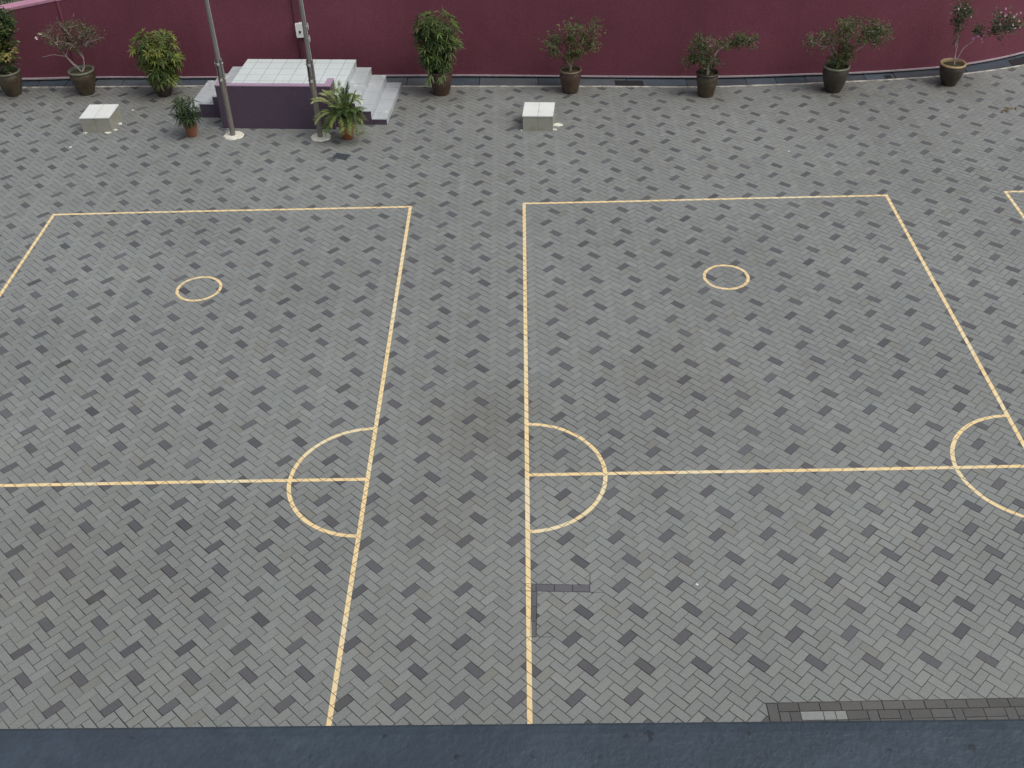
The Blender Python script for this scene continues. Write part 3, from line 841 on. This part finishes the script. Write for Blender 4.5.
# wide flat crowned bush
o = plant('potted_shrub', 6.29, 10.88, 'wide flat topped twiggy bush spreading over a large dark pot')
pot(o, .245, .52, M_pot_dark, M_rim_grey)
bush(o, .5, [(0, 0, .48), (.04, 0, .7)], [[(0, 0, .5), (-.2, 0, .85), (-.55, 0, .98)], [(.04, 0, .6), (.15, 0, 1.0), (.1, 0, 1.35)], [(.04, 0, .6), (.4, 0, .85), (.6, 0, 1.0)], [(.04, 0, .6), (.2, 0, .9), (.7, 0, 1.25)], [(0, 0, .7), (-.3, 0, 1.15)]],
     [(-.35, 0, 1.02, .45, .3, .17, 40, 8), (.25, 0, 1.22, .5, .3, .24, 75, 11), (.75, 0, 1.1, .30, .25, .22, 40, 11), (.1, 0, .75, .18, .18, .22, 34, 14), (-.05, 0, .58, .2, .15, .07, 16, 12)],
     OL + MG[:2], bark=(.28, .25, .22), ls=.048, lw=.024, dens=1.8)

# flowering one on the right
o = plant('potted_shrub', 8.62, 11.04, 'thin two armed flowering shrub with pale pink blossom in a tan rimmed pot')
pot(o, .235, .44, M_pot_dark, M_rim_tan, rb=.6)
fl = []
for _ in range(26):
    t, v = inside(.83, -.05, 1.22, .36, .2, .28, .5); fl.append((t, .028, (.75, .5, .6)))
for _ in range(11):
    t, v = inside(-.06, -.05, 1.45, .26, .15, .18, .5); fl.append((t, .028, (.7, .52, .58)))
for q in ((.25, -.05, .93), (.34, -.05, .98), (.42, -.05, .93), (.44, -.05, .86), (.42, 0, 1.0), (-.06, -.05, .85), (.27, 0, .9)): fl.append((q, .04, (.45, .22, .42)))
bush(o, .4, [(.02, 0, .40), (.02, 0, .46)], [[(.02, 0, .42), (.0, 0, .8), (-.03, 0, 1.1), (-.06, 0, 1.4)], [(.03, 0, .42), (.13, 0, .72), (.26, 0, .84), (.36, 0, .96), (.62, 0, .98), (.83, 0, 1.12)], [(.02, 0, .5), (-.05, 0, .82)]],
     [(-.07, 0, 1.42, .24, .18, .20, 26, 11), (-.04, 0, 1.14, .09, .08, .12, 9, 10), (.86, 0, 1.14, .34, .24, .28, 40, 9), (.70, 0, 1.33, .30, .18, .16, 16, 6), (.34, 0, 1.12, .08, .06, .08, 8, 10), (-.04, 0, .84, .05, .05, .06, 3, 6)],
     DG + OL[:1], bark=(.34, .26, .26), ls=.052, lw=.03, dens=1.8, flowers=fl, tr=.016)

# two small potted palms by the podium
SG = 'small terracotta potted palms in front of the podium'
o = plant('small_palm', -6.13, 9.64, 'small dark green palm in a terracotta pot at the podium left steps', 'potted palm', SG)
pot(o, .125, .26, M_terra, M_terra, rb=.7, belly=.98)
lady_palm(o, .22, [(0, 0, .60, .20, .19, .18), (-.02, 0, .42, .20, .18, .10)], 14, 42, DG + [(.05, .08, .03)], L=.22, W=.026)
o = plant('small_palm', -3.14, 9.36, 'bright feathery palm in a terracotta pot beside the right flagpole', 'potted palm', SG)
pot(o, .14, .27, M_terra, M_terra, rb=.72, belly=.98)
fo = MB()
def frond(fo, tip, h, n, L, cols, base=(0, 0, .25)):
    a = Vector(base); c_ = Vector(tip)
    m_ = Vector((c_.x * .45, c_.y * .45, h))
    pts = [a * (1 - t)**2 + m_ * 2 * t * (1 - t) + c_ * t * t for t in [i / 10 for i in range(11)]]
    fo.tube(pts, [.007 - .0005 * i for i in range(11)], 5, 0, (.2, .22, .07), False)
    c = col_pick(cols, .12)
    for k in range(n):
        t = .28 + .72 * k / (n - 1); i_ = min(int(t * 10), 9)
        p = pts[i_].lerp(pts[i_ + 1], t * 10 - i_); tg = (pts[i_ + 1] - pts[i_]).normalized()
        sd_ = tg.cross(Vector((0, 0, 1))).normalized()
        for s in (-1, 1):
            f = random.uniform(.8, 1.2)
            fo.leaf(p, tg * .75 + sd_ * s + Vector((0, 0, .25)), L * (1 - .45 * abs(t - .55)) * random.uniform(.85, 1.1), .030, (c[0] * f, c[1] * f, c[2] * f), 0, .25)
for tip, h in [((random.uniform(-.3, .36), random.uniform(-.35, .25), random.uniform(.35, .95)), random.uniform(.6, .9)) for _ in range(16)] + [x for x in (((-.50, -.10, .80), .95), ((-.50, -.22, .48), .85), ((-.36, -.32, .30), .72), ((-.1, .12, 1.0), .9), ((.12, .05, .98), .9), ((.30, -.05, .75), .95), ((.34, -.15, .42), .72), ((.3, -.3, .25), .65), ((.05, -.4, .3), .7), ((-.25, -.3, .45), .8), ((.2, .3, .7), .9), ((-.2, .3, .8), .9), ((.0, -.25, .6), .85), ((.2, -.2, .55), .85), ((-.35, .1, .85), .9))]:
    frond(fo, tip, h * .9, 15, .19, [(.22, .27, .09), (.14, .20, .06), (.30, .34, .14)] if tip[0] < -.3 else [(.12, .18, .05), (.17, .22, .06), (.08, .13, .04)])
fo.build('foliage', M_leaf, o)

# ---------------------------------------------------------------- small things on the paving
gc = MB(); gc.box(-.15, .15, -.10, .10, .004, .012, 0, srgb(84, 92, 98)[:3])
for k in range(6): gc.box(-.13, .13, -.082 + k * .03, -.070 + k * .03, .012, .0135, 1)
tag(gc.build('drain_cover', [M_slate, M_dark], None, (-3.17, 8.58, 0), R(-20)), 'small grey slotted drain cover in the paving in front of the right flagpole', 'drain cover')
sc = MB()
for k in range(9): sc.leaf((random.uniform(-.16, .16), random.uniform(-.05, .06), .012), (random.uniform(-1, 1), random.uniform(-1, 1), .1), random.uniform(.08, .16), .05, (1, 1, 1))
tag(sc.build('dry_leaves', M_dry, None, (9.32, 9.77, 0)), 'scrap of dry brown leaves lying on the paving near the tan rimmed pot', 'dry leaves')
spots = [(1.85, -1.79, 'white scrap lying on the paving below the right court centre line', .018), (-7.60, 10.88, 'white scrap on the paving between the left tiled block and the yellow green palm', .03),
         (-8.35, 9.28, 'white scrap on the paving just below the left tiled block', .035), (4.9, 8.3, 'pale scrap on open paving above the right court back line', .02)]
for (x, y, lb, r) in spots:
    s_ = MB(); n = 7
    P = [(r * random.uniform(.6, 1.1) * math.cos(2 * PI * k / n), r * random.uniform(.5, 1) * math.sin(2 * PI * k / n), .006 + random.uniform(0, .004)) for k in range(n)]
    s_.face(P); Q = [(p[0] * .96, p[1] * .96, .001) for p in P]
    for k in range(n): s_.face([Q[k], Q[(k + 1) % n], P[(k + 1) % n], P[k]])
    tag(s_.build('litter_scrap', M_paper, None, (x, y, 0)), lb, 'litter', 'pale scraps on the paving')

# ---------------------------------------------------------------- near building with its ledge
bd = empty('near_building', (0, -8.991, 0), -.0139)
tag(bd, 'building whose blue grey coated ledge crosses the bottom of the view', 'building')
b_ = MB(); b_.box(-13, 13, -4.5, 0.0, -.3, 6.8); w_o = b_.build('wall', M_facade, bd)
for fl_z in (1.0, 4.2):
    for k in range(7):
        b_ = MB(); x = -11.5 + k * 3.6
        b_.box(x, x + 1.8, .002, .05, fl_z, fl_z + .06); b_.box(x, x + 1.8, .002, .05, fl_z + 1.34, fl_z + 1.4)
        b_.box(x, x + .06, .002, .05, fl_z + .061, fl_z + 1.339); b_.box(x + 1.74, x + 1.8, .002, .05, fl_z + .061, fl_z + 1.339); b_.box(x + .87, x + .93, .002, .05, fl_z + .061, fl_z + 1.339)
        f_ = b_.build('window', M_frame, w_o)
        b_ = MB(); b_.box(x + .061, x + .869, .003, .02, fl_z + .061, fl_z + 1.339); b_.box(x + .931, x + 1.739, .003, .02, fl_z + .061, fl_z + 1.339); b_.build('pane', M_glass, f_)
b_ = MB(); b_.box(-13, 13, -4.5, -.302, 6.802, 6.9); b_.build('roof', M_roof, bd)
# ledge (parapet) with a slightly rolled front edge and small upstand bead
lm = MB()
prof = [(-.30, 6.802), (-.30, 7.895), (-.28, 7.897), (.080, 7.897), (.092, 7.895), (.098, 7.890), (.100, 7.88), (.100, 7.60), (.002, 7.58), (.0, 6.802)]
xl = [-13 + .65 * i for i in range(41)]
for i in range(len(xl) - 1):
    for j in range(len(prof) - 1):
        (ya, za), (yb, zb) = prof[j], prof[j + 1]
        lm.face([(xl[i], ya, za), (xl[i], yb, zb), (xl[i + 1], yb, zb), (xl[i + 1], ya, za)][::-1], 0)
for e in (xl[0], xl[-1]): lm.face([(e, a, b) for a, b in prof])
lm.build('ledge', M_ledge, bd)
